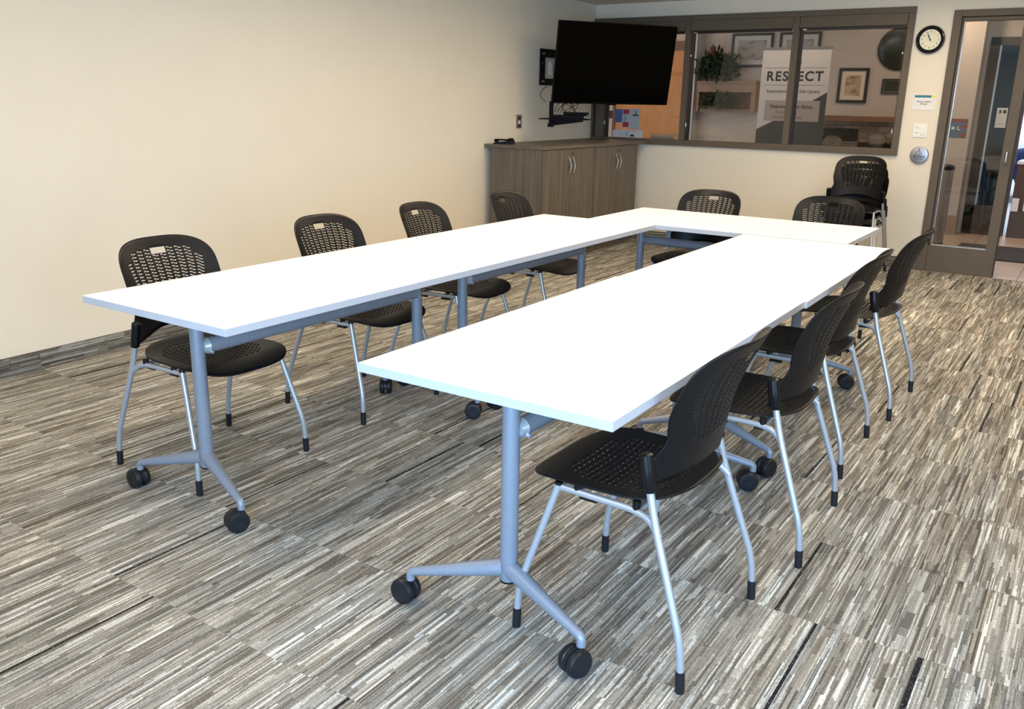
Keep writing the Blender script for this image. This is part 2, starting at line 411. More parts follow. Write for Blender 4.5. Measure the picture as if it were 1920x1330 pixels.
me = MB(); me.tube(fillet([(2.165, -.012, .985), (2.165, -.052, .985), (2.165, -.052, 1.075), (2.165, -.012, 1.075)], .012), .008, 10); me.build('door_handle', M_chrome, dr, True)

# ------------------------------------------------------------------ tables
TT, TB = 0.737, 0.711
TW, TL = 0.762, 1.524
def make_table():
    t = empty('conference_table', (0, 0, 0))
    me = MB(); me.box(0, TW, 0.0008, TL-.0008, TB, TT, M_edge)
    top = me.build('tabletop', None, t, bevel=.0015)
    top.data.materials.append(M_white)
    for p in top.data.polygons:
        if abs(p.normal.z) > .9: p.material_index = 1
    m = TW/2
    for yy, s in ((.173, 1), (TL-.173, -1)):
        me = MB(); me.tube([(m, yy, .131), (m, yy, .14), (m, yy, .695)], [.0225, .0252, .0240], 32)
        me.build('column', M_grey, t, smooth=True)
        me = MB(); me.cyl((m, yy, .692), (m, yy, .7105), .034, .045, 28); me.build('column_cap', M_plastic2, t, smooth=True)
        me = MB(); me.cyl((m, yy, .127), (m, yy, .1315), .024, .024, 28); me.build('column_plug', M_plastic2, t)
        for sx in (-1, 1):
            e = Vector((m+sx*.2825, yy-s*.087, .102)); a = Vector((m+sx*.012, yy-s*.004, .168))
            me = MB(); P = fillet([a, e, e+Vector((0, 0, -.026))], .012, 4)
            R = [.026-(.026-.0125)*min(1, (p-a).length/(e-a).length) for p in P]
            me.tube(P, R, 18); me.build('foot_arm', M_grey, t, smooth=True)
            # twin wheel caster
            ang = {(1, -1): PI, (1, 1): math.radians(-112), (-1, -1): 2.2, (-1, 1): math.radians(-150)}[(s, sx)]
            ca = empty('caster', (e.x, e.y, 0), ang); ca.parent = t
            me = MB(); me.cyl((0, 0, .056), (0, 0, .079), .0075, .0075, 12)
            pts = []
            for k in range(13):
                a_ = math.radians(-20+k*17.5); pts.append((.018+.038*math.cos(a_), -.006, .0385+.038*math.sin(a_)))
            me.poly(pts, (0, .012, 0)); me.build('caster_fork', M_caster, ca)
            for sy in (-1, 1):
                me = MB(); me.lathe((.018, 0, .0385), (0, sy, 0), [(.007, .010), (.007, .036), (.010, .0385), (.022, .0385), (.0275, .035), (.029, .029), (.0275, .013), (.0275, .002)], 36)
                me.build('wheel', M_caster, ca, smooth=True)
    me = MB(); bz, bx_ = .578, m+.012
    me.tube([(bx_, .198, bz), (bx_, .202, bz), (bx_, TL-.202, bz), (bx_, TL-.198, bz)], [.022, .0275, .0275, .022], 28); me.build('crossbeam', M_grey, t, smooth=True)
    for yy, s in ((.197, 1), (TL-.197, -1)):
        me = MB(); me.cyl((bx_, yy-s*.015, bz), (bx_, yy+s*.004, bz), .020, .0295, 24); me.cyl((bx_+.02, yy+s*.004, bz-.018), (bx_+.032, yy+s*.004, bz-.018), .006, .006, 10)
        me.build('beam_collar', M_silver, t, smooth=True)
        yb = yy+s*.16
        me = MB(); me.box(bx_-.025, bx_+.025, yb-.035, yb+.035, .704, .7105); me.box(bx_-.003, bx_+.003, yb-.014, yb+.014, bz+.02, .705)
        me.build('hinge_bracket', M_grey, t)
    me = MB(); me.box(m-.18, m-.06, .30, .42, .700, .7105); me.build('tilt_latch', M_plastic2, t)
    return t
table0 = make_table()
C_T = 'white folding tables on wheels in a U'
def place_table(o, x, y, rz, label):
    o.location = (x, y, 0); o.rotation_euler = (0, 0, rz)
    return tag(o, label, 'table', C_T)
def Bpt(x, y, th=.0108): return (1.3206+x*math.cos(th)-y*math.sin(th), -.0128+x*math.sin(th)+y*math.cos(th))
specs = [((0, 0), 0, 'white table nearest the camera in the left row along the beige wall'),
         ((0.0, TL), 0, 'far white table of the left row, its end at the grey cabinets'),
         (Bpt(0, 0), .0108, 'nearest white table in the front right, its corner over the first black chair'),
         (tuple(Bpt(.010, TL)), .0108, 'far white table of the right row, stepping out slightly at the joint')]
for i, (p, th, lb) in enumerate(specs):
    o = table0 if i == 0 else copy_tree(table0)
    place_table(o, p[0], p[1], th, lb)
# cross table: its local length runs along -X of the world
o = copy_tree(table0); place_table(o, 0.315+1.5300, 3.0625, PI/2+.0037, 'white table set crosswise at the far end, closing the U')

# ------------------------------------------------------------------ chairs
def perf_shell(us, vs_, solid, fn, n=6, amp=.17, hh=.15, hole=None, mu=.10):
    """a panel pierced by rows of wavy slots; fn maps (s, t) to a point"""
    V = {}; verts = []; faces = []
    def vid(s, t):
        k = (round(s, 5), round(t, 5))
        if k not in V: V[k] = len(verts); verts.append(fn(s, t))
        return V[k]
    for i in range(len(us)-1):
        for j in range(len(vs_)-1):
            s0, s1, t0, t1 = us[i], us[i+1], vs_[j], vs_[j+1]
            if hole and hole(i, j): continue
            bot = [vid(s0+(s1-s0)*k/n, t0) for k in range(n+1)]
            top = [vid(s0+(s1-s0)*k/n, t1) for k in range(n+1)]
            if solid(i, j):
                faces += [(bot[k], bot[k+1], top[k+1], top[k]) for k in range(n)]; continue
            lo = []; hi = []
            for k in range(n+1):
                x = mu+(1-2*mu)*k/n; c = .5+amp*math.sin(2*PI*(k/n))
                h_ = hh*(0.75 if k in (0, n) else 1)
                ss = s0+(s1-s0)*x
                lo.append(vid(ss, t0+(t1-t0)*(c-h_))); hi.append(vid(ss, t0+(t1-t0)*(c+h_)))
            for k in range(n):
                faces.append((bot[k], bot[k+1], lo[k+1], lo[k])); faces.append((hi[k], hi[k+1], top[k+1], top[k]))
            faces.append((bot[0], lo[0], hi[0], top[0])); faces.append((bot[n], top[n], hi[n], lo[n]))
    return verts, faces
def lin(a, b, n): return [a+(b-a)*k/n for k in range(n+1)]

def back_pt(s, t):
    n = 3.4; drop = (1-min(1, abs(s))**n)**(1/n)
    zt = .742+.133*drop
    z0 = .505+.036*(1-abs(s)**2.2)
    z = z0+(zt-z0)*t
    q = max(0, min(1, (z-.57)/.22)); q = q*q*(3-2*q)
    waist = max(0, 1-abs(z-.635)/.06)
    hw = .213+.027*max(0, min(1, (.615-z)/.05))**1.3-.012*waist
    k = .74+.26*q
    a = abs(s)
    l = (a*k if a < .80 else .80*k+(a-.80)/.20*(1-.80*k))*hw*(1 if s > 0 else -1)
    fc = -.178-.17*(z-.55)-.50*max(0, z-.66)**1.5
    aa = abs(l)/.24
    wrap = (.082-.004*max(0, min(1, (z-.56)/.32)))*aa**2.2
    return (fc+wrap, l, z)
def seat_pt(s, t):
    n = 3.3; mx = max(abs(s), abs(t)); d = (abs(s)**n+abs(t)**n)**(1/n); k = mx/d if d > 1e-9 else 1
    wgt = max(0, min(1, (mx-.5)/.5)); wgt = wgt*wgt*(3-2*wgt)
    k = 1+(k-1)*wgt
    s, t = s*k, t*k
    hw = .226+.012*t
    z = .457+.004*s*s-.030*max(0, (t-.45)/.55)**2+.024*max(0, (-t-.45)/.55)**1.8-.010*math.cos(min(1, abs(s))*PI/2)*math.cos(min(1, abs(t))*PI/2)
    return (.052+t*.232, s*hw, z)
def make_chair():
    c = empty('stacking_chair', (0, 0, 0))
    # backrest
    us = [-1, -.988, -.965, -.925, -.865]+lin(-.80, .80, 10)+[.865, .925, .965, .988, 1]
    vs_ = [0, .06, .12, .18]+lin(.23, .915, 19)+[.94, .97, 1]
    def solid(i, j): return not (5 <= i <= 14 and 4 <= j <= 21) or (i in (5, 14) and j > 19)
    def hole(i, j): return i in (9, 10) and j in (20, 21)
    v, f = perf_shell(us, vs_, solid, back_pt, hole=hole, hh=.19, amp=.2, mu=.11)
    me = MB(); me.add(v, f); o = me.build('backrest', M_plastic, c)
    o.data.shade_smooth(); sd = o.modifiers.new('thick', 'SOLIDIFY'); sd.thickness = .0045; sd.offset = 0
    # seat
    us = [-1, -.92, -.84]+lin(-.76, .76, 13)+[.84, .92, 1]
    vs_ = [-1, -.93, -.86]+lin(-.78, .56, 16)+[.66, .76, .86, .94, 1]
    v, f = perf_shell(us, vs_, lambda i, j: not (3 <= i <= 15 and 3 <= j <= 18) or abs((i-9)/6.6)**3+abs((j-10.5)/8.2)**3 > 1.0, seat_pt, n=6, amp=.2, hh=.14)
    me = MB(); me.add(v, f); o = me.build('seat', M_plastic, c)
    o.data.shade_smooth(); sd = o.modifiers.new('thick', 'SOLIDIFY'); sd.thickness = .0055; sd.offset = 0
    for sy in (-1, 1):
        # rear leg, from inside the back sleeve to the floor
        P = fillet([(-.098, sy*.226, .565), (-.135, sy*.236, .42), (-.234, sy*.262, .135), (-.243, sy*.264, .045)], .05, 6)
        me = MB(); me.tube(P, .0105, 16); lg = me.build('leg', M_silver, c, smooth=True)
        me = MB(); me.tube([(-.2415, sy*.2638, .060), (-.245, sy*.2645, .002), (-.245, sy*.2645, 0)], [.0122, .0122, .0105], 16); me.build('leg_tip', M_caster, lg, smooth=True)
        P = fillet([(.150, sy*.222, .447), (.243, sy*.258, .135), (.247, sy*.262, .045)], .05, 6)
        me = MB(); me.tube(P, .0105, 16); lg = me.build('leg', M_silver, c, smooth=True)
        me = MB(); me.tube([(.2465, sy*.2615, .060), (.2475, sy*.263, .002), (.2475, sy*.263, 0)], [.0122, .0122, .0105], 16); me.build('leg_tip', M_caster, lg, smooth=True)
        # sleeve moulded onto the rear leg
        me = MB(); me.tube([(-.0935, sy*.2265, .596), (-.0945, sy*.2265, .592), (-.1015, sy*.2285, .555), (-.1140, sy*.231, .502), (-.1145, sy*.2312, .499)], [.013, .018, .0185, .0165, .0145], 18)
        me.build('back_sleeve', M_plastic2, c, smooth=True)
        # side rail
        P = fillet([(.144, sy*.221, .440), (-.060, sy*.219, .435), (-.115, sy*.224, .425), (-.150, sy*.238, .388)], .04, 6)
        me = MB(); me.tube(P, .0098, 14); me.build('side_rail', M_silver, c, smooth=True)
        me = MB(); me.cyl((.150, sy*.222, .446), (.149, sy*.2215, .453), .0118, .011, 14); me.build('leg_plug', M_plastic2, c, smooth=True)
        for ff in (.095, -.075):
            me = MB(); me.cyl((ff, sy*.219, .436), (ff, sy*.216, .458), .010, .012, 12); me.build('seat_mount', M_plastic2, c, smooth=True)
        for ff in (.070, -.070):
            me = MB(); me.box(ff-.026, ff+.026, sy*.196-.010, sy*.196+.010, .412, .419); me.box(ff-.02, ff+.02, sy*.205-.004, sy*.205+.004, .417, .432); me.build('stacking_bumper', M_plastic2, c, bevel=.002)
    for ff in (.10, -.08):
        me = MB(); me.cyl((ff, -.218, .434), (ff, .218, .434), .0075, .0075, 12); me.build('crossbar', M_silver, c, smooth=True)
    return c
chair0 = make_chair()
CG = 'black perforated chairs around the tables'
CS = 'black perforated chairs stacked by the door'
chairs = [
    (0.078, .432, 0, 0, 'black perforated chair nearest the camera on the left row, against the beige wall side', CG),
    (0.055, 1.325, 0, 0, 'black perforated chair second from the near end on the left row', CG),
    (0.050, 2.065, .09, 0, 'black perforated chair third along the left row, between the second and the cabinet end', CG),
    (0.062, 2.88, .05, 0, 'black perforated chair in front of the grey cabinet side, last on the left row', CG),
    (1.985, .415, PI, 0, 'black perforated chair in the foreground right, seen from behind, handle slot at the top', CG),
    (2.035, 1.20, PI+.045, 0, 'black perforated chair second from the front on the right row', CG),
    (1.968, 2.00, PI+.03, 0, 'black perforated chair third along the right row, mostly hidden behind the second', CG),
    (1.995, 2.83, PI, 0, 'black perforated chair farthest along the right row, standing free near the glazed door', CG),
    (0.76, 3.70, -PI/2, 0, 'black perforated chair behind the crosswise table, left one under the window', CG),
    (1.50, 3.815, -PI/2, 0, 'black perforated chair behind the crosswise table, right one in front of the stack', CG),
    (1.115, 6.44, -PI/2, 0, 'bottom chair of the black stack by the far wall', CS),
    (1.115, 6.365, -PI/2, .066, 'middle chair of the black stack by the far wall', CS),
    (1.110, 6.29, -PI/2, .132, 'top chair of the black stack under the window corner', CS),
]
for i, (x, y, a, z, lb, g_) in enumerate(chairs):
    o = chair0 if i == 0 else copy_tree(chair0)
    o.location = (x, y, z); o.rotation_euler = (0, 0, a)
    tag(o, lb, 'chair', g_)

# ------------------------------------------------------------------ cabinets
XF = -1.16
def make_cabinet():
    """origin at front near bottom corner; length along +y, back at -x"""
    L_ = .910; H = 1.012; D = .56
    c = empty('storage_cabinet', (0, 0, 0))
    me = MB(); me.box(-D, -.022, 0.0005, L_, .09, H); me.box(-D, -.05, .01, L_-.01, 0, .09); me.build('body', M_cab, c, bevel=.001)
    for k in range(2):
        y0 = .004+k*.4545; y1 = y0+.4475
        d = empty('door', (0, y0 if k == 0 else y1, 0)); d.parent = c
        yy = 0 if k == 0 else -.4475
        me = MB(); me.box(-.020, 0, yy, yy+.4475, .093, H-.004); me.build('door_panel', M_cab, d, bevel=.0015)
        hy = .4475-.030 if k == 0 else -.4475+.030
        me = MB(); n = 12; P = []
        for q in range(n+1):
            t = q/n; z = .775+.165*t; P.append((.006+.026*math.sin(PI*t), hy, z))
        # flat crescent bow pull
        vs = []; 
        for q, (x, y, z) in enumerate(P):
            wv = .004+.008*math.sin(PI*q/n)
            vs += [(x, y-wv, z), (x, y+wv, z), (x-.005, y+wv, z), (x-.005, y-wv, z)]
        fs = [(q*4+a, q*4+(a+1) % 4, q*4+4+(a+1) % 4, q*4+4+a) for q in range(n) for a in range(4)]+[(3, 2, 1, 0), (n*4, n*4+1, n*4+2, n*4+3)]
        me.add(vs, fs); me.cyl((0, hy, .80), (.022, hy, .80), .004, .004, 8); me.cyl((0, hy, .915), (.022, hy, .915), .004, .004, 8)
        me.build('handle', M_chrome, d, smooth=True)
        if k == 1:
            me = MB(); me.cyl((0, hy, .968), (.004, hy, .968), .009, .009, 16); me.build('lock', M_blackf, d)
    return c
cab0 = make_cabinet()
cabs = [(4.905, 'grey-brown wooden cabinet nearest the camera, with exposed side panel and two doors'), (5.822, 'grey-brown wooden cabinet in the far corner, against the window wall')]
for i, (y, lb) in enumerate(cabs):
    o = cab0 if i == 0 else copy_tree(cab0)
    o.location = (XF, y, 0); tag(o, lb, 'cabinet', 'storage cabinets along the left wall')
me = MB()
me.add([(XF+.008, 4.893, 0), (XF+.008, 6.985, 0), (wx(6.985)+.004, 6.985, 0), (wx(4.893)+.004, 4.893, 0), (XF+.008, 4.893, .03), (XF+.008, 6.985, .03), (wx(6.985)+.004, 6.985, .03), (wx(4.893)+.004, 4.893, .03)],
       [(0, 1, 2, 3), (4, 5, 6, 7), (0, 1, 5, 4), (1, 2, 6, 5), (2, 3, 7, 6), (3, 0, 4, 7)])
tag(me.build('worktop', M_cabtop, None, bevel=.002, loc=(0, 0, 1.0125)), 'long grey-brown wooden worktop lying over both cabinets', 'worktop')
# desk phone on the worktop
ph = empty('desk_phone', (-1.665, 5.03, 1.043), .35, 'small black desk phone lying on the near end of the cabinet top', 'phone')
me = MB(); me.poly([(-.085, -.055, 0), (-.085, -.055, .012), (.085, -.055, .035), (.085, -.055, 0)], (0, .11, 0)); me.build('phone_base', M_plastic2, ph, bevel=.003)
me = MB(); me.box(-.075, .088, -.05, -.018, .030, .044); me.box(-.080, -.045, -.052, -.014, .016, .042); me.box(.05, .092, -.052, -.014, .034, .052); me.build('handset', M_bezel, ph, bevel=.004)

# ------------------------------------------------------------------ television on a swivel arm
TVY = 1.005; TVT = .145
tv = empty('television', (0, 0, 0), 0, 'large black flat television swung out from the corner above the cabinets', 'television')
rr = Vector((math.cos(TVY), math.sin(TVY), 0)); nn = Vector((math.sin(TVY), -math.cos(TVY), 0)); zz = Vector((0, 0, 1))
n2 = nn*math.cos(TVT)-zz*math.sin(TVT); u2 = zz*math.cos(TVT)+nn*math.sin(TVT)
R3 = Matrix((rr, n2, u2)).transposed().to_4x4(); R3.translation = Vector((-1.036, 5.913, 1.755)); tv.matrix_world = R3
W2, H2 = .620, .3565
me = MB(); me.box(-W2, W2, -.022, 0, -H2, H2); me.box(-W2*.62, W2*.62, -.055, -.022, -H2*.8, H2*.55); me.build('tv_housing', M_bezel, tv, bevel=.003)
me = MB(); me.box(-W2+.008, W2-.008, 0.0, .0015, -H2+.014, H2-.008); me.build('screen', M_screen, tv)
me = MB(); me.box(-.05, .05, -.004, .004, -H2-.008, -H2); me.build('sensor_bar', M_bezel, tv)
wm = empty('wall_mount', (0, 0, 0), 0, 'black steel swivel wall mount holding the television beside the corner', 'wall mount')
me = MB(); xw = wx(5.98)
for y0, y1, z0, z1 in ((5.845, 5.925, 1.57, 1.905), (5.925, 6.24, 1.83, 1.905), (5.925, 6.24, 1.57, 1.632), (6.16, 6.24, 1.632, 1.83)):
    me.box(xw-.006, xw+.020, y0, y1, z0, z1)
me.build('wall_plate', M_bezel, wm, bevel=.002)
me = MB()
for zc in (1.604, 1.860):
    for yy in (5.872, 5.900): me.cyl((xw+.020, yy, zc), (xw+.024, yy, zc), .008, .007, 10)
me.cyl((xw+.020, 5.868, 1.77), (xw+.024, 5.868, 1.77), .006, .006, 10)
me.build('bolt', M_chrome, wm)
me = MB(); me.tube([(xw+.02, 6.10, 1.74), (-1.50, 6.26, 1.74), (-1.15, 5.99, 1.75)], .022, 10); me.box(-1.52, -1.48, 6.24, 6.28, 1.66, 1.82); me.build('swivel_arm', M_bezel, wm)
me = MB(); pb = Vector((-1.036, 5.913, 1.755))-n2*.06
for s in (-1, 1):
    a = pb+rr*.18*s-u2*.22; b = pb+rr*.18*s+u2*.22; me.tube([a, b], .012, 8)
me.tube([pb-rr*.2, pb+rr*.2], .016, 8); me.build('tv_bracket', M_bezel, wm)
op = empty('recessed_outlet', (wx(6.04), 6.04, 1.73), 0, 'pale recessed power outlet box inside the black wall mount frame', 'outlet')
me = MB(); me.box(0, .006, -.115, .115, -.098, .098); me.build('outlet_plate', mat('outlet_beige', (.55, .53, .46), .6), op)
me = MB(); me.box(.006, .012, -.03, .03, -.06, .06); me.build('socket', M_white2, op)
# media shelf hanging under the television
ms = empty('media_shelf', (-1.485, 5.54, 1.19), .35, 'narrow black metal shelf hanging under the left edge of the television', 'shelf')
me = MB(); me.box(-.02, .014, -.02, .02, 0, .23); me.box(-.03, .02, -.028, .028, .0, .03); me.build('hanger', M_bezel, ms)
me = MB(); me.box(-.10, .36, -.10, .10, .068, .078); me.poly([(.0, -.004, .068), (.30, -.004, .068), (.30, -.004, .052), (.0, -.004, .010)], (0, .008, 0)); me.build('shelf_board', M_bezel, ms)
mb_ = empty('media_player', (-1.50, 5.52, 1.27), .35, 'black media player box lying on the shelf under the television', 'media player')
me = MB(); me.box(.02, .34, -.085, .085, 0, .030); me.build('housing', M_bezel, mb_, bevel=.003)
me = MB(); me.box(.34, .345, -.05, -.03, .008, .02); me.box(.345, .349, .02, .05, .008, .02); me.build('front_light', M_chrome, mb_)
mb2 = empty('cable_box', (-1.47, 5.53, 1.3005), .30, 'small black cable box on top of the media player', 'cable box')
me = MB(); me.box(.12, .33, -.07, .07, 0, .026); me.build('housing', M_bezel, mb2, bevel=.003)
me = MB(); rnd = random.Random(5)
for k in range(9):
    a0 = Vector((-1.47+.30*rnd.random(), 5.56+.12*rnd.random(), 1.42)); b0 = Vector((-1.46+.22*rnd.random(), 5.50+.12*rnd.random(), 1.325))
    c0 = a0.lerp(b0, .4)+Vector((rnd.uniform(-.12, .14), -.02, rnd.uniform(-.01, .07)))
    me.tube([a0*(1-t)**2+c0*2*t*(1-t)+b0*t*t for t in [q/12 for q in range(13)]], .0028, 6)
a0, b0, c0 = Vector((-1.50, 5.47, 1.55)), Vector((-1.50, 5.47, 1.41)), Vector((-1.62, 5.44, 1.48))
me.tube([a0*(1-t)**2+c0*2*t*(1-t)+b0*t*t for t in [q/12 for q in range(13)]], .0028, 6)
tag(me.build('cable_bundle', M_bezel), 'tangle of thin black cables between the television and its shelf', 'cables', kind='stuff')

# wall plate by the cabinet
wp = empty('wall_outlet', (wx(5.48), 5.48, 1.23), 0, 'brown metal outlet plate on the left wall between cabinet and television', 'outlet')
me = MB(); me.box(0, .006, -.045, .045, -.062, .062); me.build('plate', mat('brown_plate', (.20, .17, .13), .45, .3), wp, bevel=.002)
me = MB(); me.box(.006, .010, -.014, .014, -.018, .006); me.build('switch_toggle', M_white2, wp)
me = MB(); me.box(.006, .009, -.02, .02, .02, .045); me.build('socket', M_blackf, wp)
me = MB(); me.box(.006, .009, -.02, .02, -.05, -.03); me.build('socket', M_blackf, wp)

# ------------------------------------------------------------------ far wall fixtures
ck = empty('wall_clock', (1.434, YB, 1.988), 0, 'round black-rimmed analogue wall clock with cream face between window and door', 'clock')
me = MB(); me.lathe((0, 0, 0), (0, -1, 0), [(0, .112), (.018, .117), (.032, .112), (.036, .102), (.030, .090), (.020, .083), (.018, .082)], 64); me.build('clock_rim', mat('clock_rim_black', (.006, .005, .010), .18), ck, smooth=True)
me = MB(); me.lathe((0, -.018, 0), (0, -1, 0), [(0, .084), (.003, .084)], 64); me.build('clock_face', mat('clock_cream', (.80, .77, .58), .6), ck)
M_ink = mat('black_ink', (.012, .012, .014), .6)
for h in range(1, 13):
    a = h*PI/6
    text('numeral', str(h), .022, (.066*math.sin(a), -.0215, .066*math.cos(a)), ck, M_ink)
for name, ang, ln, wd in (('hour_hand', math.radians(328), .045, .0036), ('minute_hand', math.radians(336), .066, .0024)):
    me = MB(); d = Vector((math.sin(ang), 0, math.cos(ang))); p_ = Vector((math.cos(ang), 0, -math.sin(ang)))
    me.poly([d*-.012-p_*wd, d*-.012+p_*wd, d*ln+p_*wd*.5, d*ln-p_*wd*.5], (0, -.002, 0))
    hnd = me.build(name, M_ink, ck); hnd.location = (0, -.0225 if name[0] == 'h' else -.026, 0)
me = MB(); me.lathe((0, -.022, 0), (0, -1, 0), [(0, .006), (.006, .006)], 16); me.build('clock_hub', M_ink, ck)

sg = empty('capacity_sign', (1.4525, YB, 1.467), 0, 'small white paper sign with teal and yellow header stating room capacity', 'sign')
me = MB(); me.box(-.093, .093, -.004, 0, -.064, .064); me.build('sign_sheet', M_paper, sg)
me = MB(); me.box(-.080, .055, -.0055, -.004, .042, .062, mat('teal_ink', (.03, .20, .26), .6)); me.box(.055, .088, -.0055, -.004, .042, .062, mat('yellow_ink', (.75, .72, .12), .6)); me.build('sign_header', None, sg)
me = MB()
for x0, x1, z0, z1 in ((-.075, .075, .0155, .0165), (-.075, .075, -.0245, -.0235), (-.0755, -.0745, -.024, .016), (.0745, .0755, -.024, .016)): me.box(x0, x1, -.005, -.004, z0, z1)
me.build('text_border', mat('grey_ink', (.4, .4, .42), .6), sg)
text('heading', 'Maximum Capacity', .0145, (0, -.0045, .007), sg, M_ink, bold=.0003)
text('heading', '30 People', .0145, (0, -.0045, -.012), sg, M_ink, bold=.0003)

sw = empty('light_switch', (1.456, YB, 1.228), 0, 'white square light switch plate below the capacity sign', 'light switch')
me = MB(); me.box(-.058, .058, -.007, 0, -.058, .058); me.build('plate', M_white2, sw, bevel=.002)
me = MB(); me.box(.006, .036, -.013, -.007, -.034, .034); me.build('rocker', M_white2, sw, bevel=.002)
me = MB(); me.box(-.038, -.012, -.009, -.007, .022, .025); me.box(-.038, -.012, -.009, -.007, -.022, -.018); me.build('button_mark', mat('switch_grey', (.25, .25, .24), .5), sw)

pp = empty('push_plate', (1.479, YB, 1.017), 0, 'round brushed steel push button with wheelchair symbol beside the door', 'door button')
me = MB(); me.lathe((0, 0, 0), (0, -1, 0), [(0, .076), (.016, .077), (.020, .074), (.022, .068), (.0222, .001)], 56); me.build('disc', mat('brushed_disc', (.40, .40, .44), .38, .7, noise=.05, scale=60), pp, smooth=True)
M_navy = mat('navy_ink', (.02, .025, .06), .5)
me = MB(); yy = -.0228
me.lathe((-.006, yy+.0005, .053), (0, -1, 0), [(0, .0055), (.001, .0055)], 14)
me.tube([(-.006, yy, .046), (-.004, yy, .024), (.012, yy, .024), (.018, yy, .008), (.024, yy, .010)], .0022, 6)
me.tube([(-.005, yy, .036), (.008, yy, .035)], .0018, 6)
me.tube([(-.010+.017*math.cos(a), yy, .018+.017*math.sin(a)) for a in [math.radians(110+k*19) for k in range(13)]], .0020, 6)
me.build('wheelchair_symbol', M_navy, pp)
text('lettering', 'PUSH', .034, (0, -.0226, -.014), pp, M_navy, bold=.0006, sx=1.15)
text('lettering', 'TO OPEN', .015, (0, -.0226, -.036), pp, M_navy, sx=1.2)

# flyers taped to the window, seen behind the television
fg = 'flyers and notices on the left window bay'
def sheet(name, x0, x1, z0, z1, mt, label, y=7.052, cat='flyer', extra=None):
    o = empty(name, (x0, y, z0), 0, label, cat, fg)
    me = MB(); me.box(0, x1-x0, -.0015, .0005, 0, z1-z0); me.build('page', mt, o)
    if extra: extra(o, x1-x0, z1-z0)
    return o
M_blue = mat('print_blue', (.08, .13, .30), .6); M_red = mat('print_red', (.38, .03, .05), .6); M_greyp = mat('print_grey', (.42, .45, .48), .6); M_pale = mat('print_pale', (.62, .62, .60), .7)
def ex_red(o, w_, h):
    me = MB(); me.box(.01, w_-.01, -.004, -.0016, h-.05, h-.005); me.box(.01, w_-.01, -.004, -.0016, .005, .055); me.build('printed_block', M_red, o)
    me = MB(); me.box(w_*.4, w_*.44, -.004, -.0016, .06, h-.055); me.build('printed_line', M_ink, o)
def ex_mark(o, w_, h):
    me = MB(); me.box(w_*.25, w_*.9, -.004, -.0016, h*.66, h*.72); me.poly([(w_*.5, -.0016, h*.72), (w_*.62, -.0016, h*.95), (w_*.66, -.0016, h*.92), (w_*.60, -.0016, h*.72)], (0, -.002, 0)); me.build('printed_line', M_ink, o)
def ex_icons(o, w_, h):
    me = MB(); me.box(w_*.42, w_*.53, -.004, -.0016, h*.2, h*.8, M_greyp); me.box(w_*.6, w_*.72, -.004, -.0016, h*.15, h*.4, M_ink); me.box(w_*.25, w_*.32, -.004, -.0016, h*.3, h*.55, M_greyp); me.box(.01, w_-.01, -.004, -.0016, h*.97, h, M_greyp); me.build('printed_line', None, o)
sheet('flyer', -1.605, -1.520, 1.215, 1.352, M_blue, 'dark blue flyer taped to the left window bay')
sheet('flyer', -1.518, -1.430, 1.165, 1.355, M_greyp, 'grey flyer with red blocks at top and bottom on the window', extra=ex_red)
sheet('flyer', -1.425, -1.315, 1.150, 1.358, M_greyp, 'grey flyer with a black pointed mark, right of the red one', extra=ex_mark)
sheet('notice', -1.625, -1.270, 1.062, 1.140, M_pale, 'wide pale notice along the bottom of the left window bay', cat='notice', extra=ex_icons)
sheet('leaflet', -1.685, -1.635, 1.255, 1.335, mat('print_maroon', (.20, .07, .08), .6), 'tiny maroon leaflet on the window beside the blue flyer', cat='leaflet')
bk = empty('wire_basket', (-1.09, 7.22, 1.04), 0, 'small white letter basket standing behind the left window bay', 'basket')
me = MB()
for z in (.0, .03, .06): me.tube([(-.13, -.06, z), (.13, -.06, z), (.13, .06, z), (-.13, .06, z), (-.13, -.06, z)], .003, 6)
for k in range(9):
    x = -.13+.26*k/8; me.cyl((x, -.06, 0), (x, -.06, .06), .002, .002, 5); me.cyl((x, .06, 0), (x, .06, .06), .002, .002, 5)
me.box(-.13, .13, -.06, .06, -.003, .0); me.box(-.13, .13, -.0585, -.0575, 0, .045); me.build('basket_body', M_paper, bk)
me = MB(); me.tube([(-.13, -.06, .06), (-.15, -.07, .085)], .004, 6); me.tube([(.13, -.06, .06), (.15, -.07, .085)], .004, 6); me.build('basket_ear', M_paper, bk)
me = MB(); me.box(-1.86, .0, 7.145, 7.34, .99, 1.035); me.box(-1.86, -1.82, 7.145, 7.34, 0, .99); me.box(-.04, 0, 7.145, 7.34, 0, .99)
tag(me.build('ledge_table', M_brown), 'narrow brown ledge table in the lobby under the left window bay', 'ledge')

# ------------------------------------------------------------------ lobby beyond the glass
YL = 10.4
me = MB(); me.box(-6, 1.42, YL, YL+.12, 0, 2.9); me.box(-6.1, -6, 7.1, YL, 0, 2.9); struct(me.build('wall_lobby', M_lwall))
me = MB(); me.box(1.10, 1.52, 9.75, 10.4, 0, 2.9); me.box(1.52, 1.56, 10.02, 10.4, 0, 2.9); me.box(1.56, 6, 10.02, 10.14, 2.20, 2.9); me.box(3.2, 6, 10.02, 10.14, 0, 2.2); struct(me.build('wall_entrance', M_lwall))
me = MB(); me.box(-6, 6, 7.1, 10.5, 2.85, 2.95); struct(me.build('ceiling_lobby', M_ceil))
me = MB(); me.box(5.9, 6.0, 7.1, 10.4, 0, 2.9); struct(me.build('wall_lobby_right', M_lwall))
me = MB(); me.box(1.085, 1.53, 9.738, 9.75, 0, .22); struct(me.build('trim_1', mat('tan_tile_base', (.36, .27, .20), .5)))
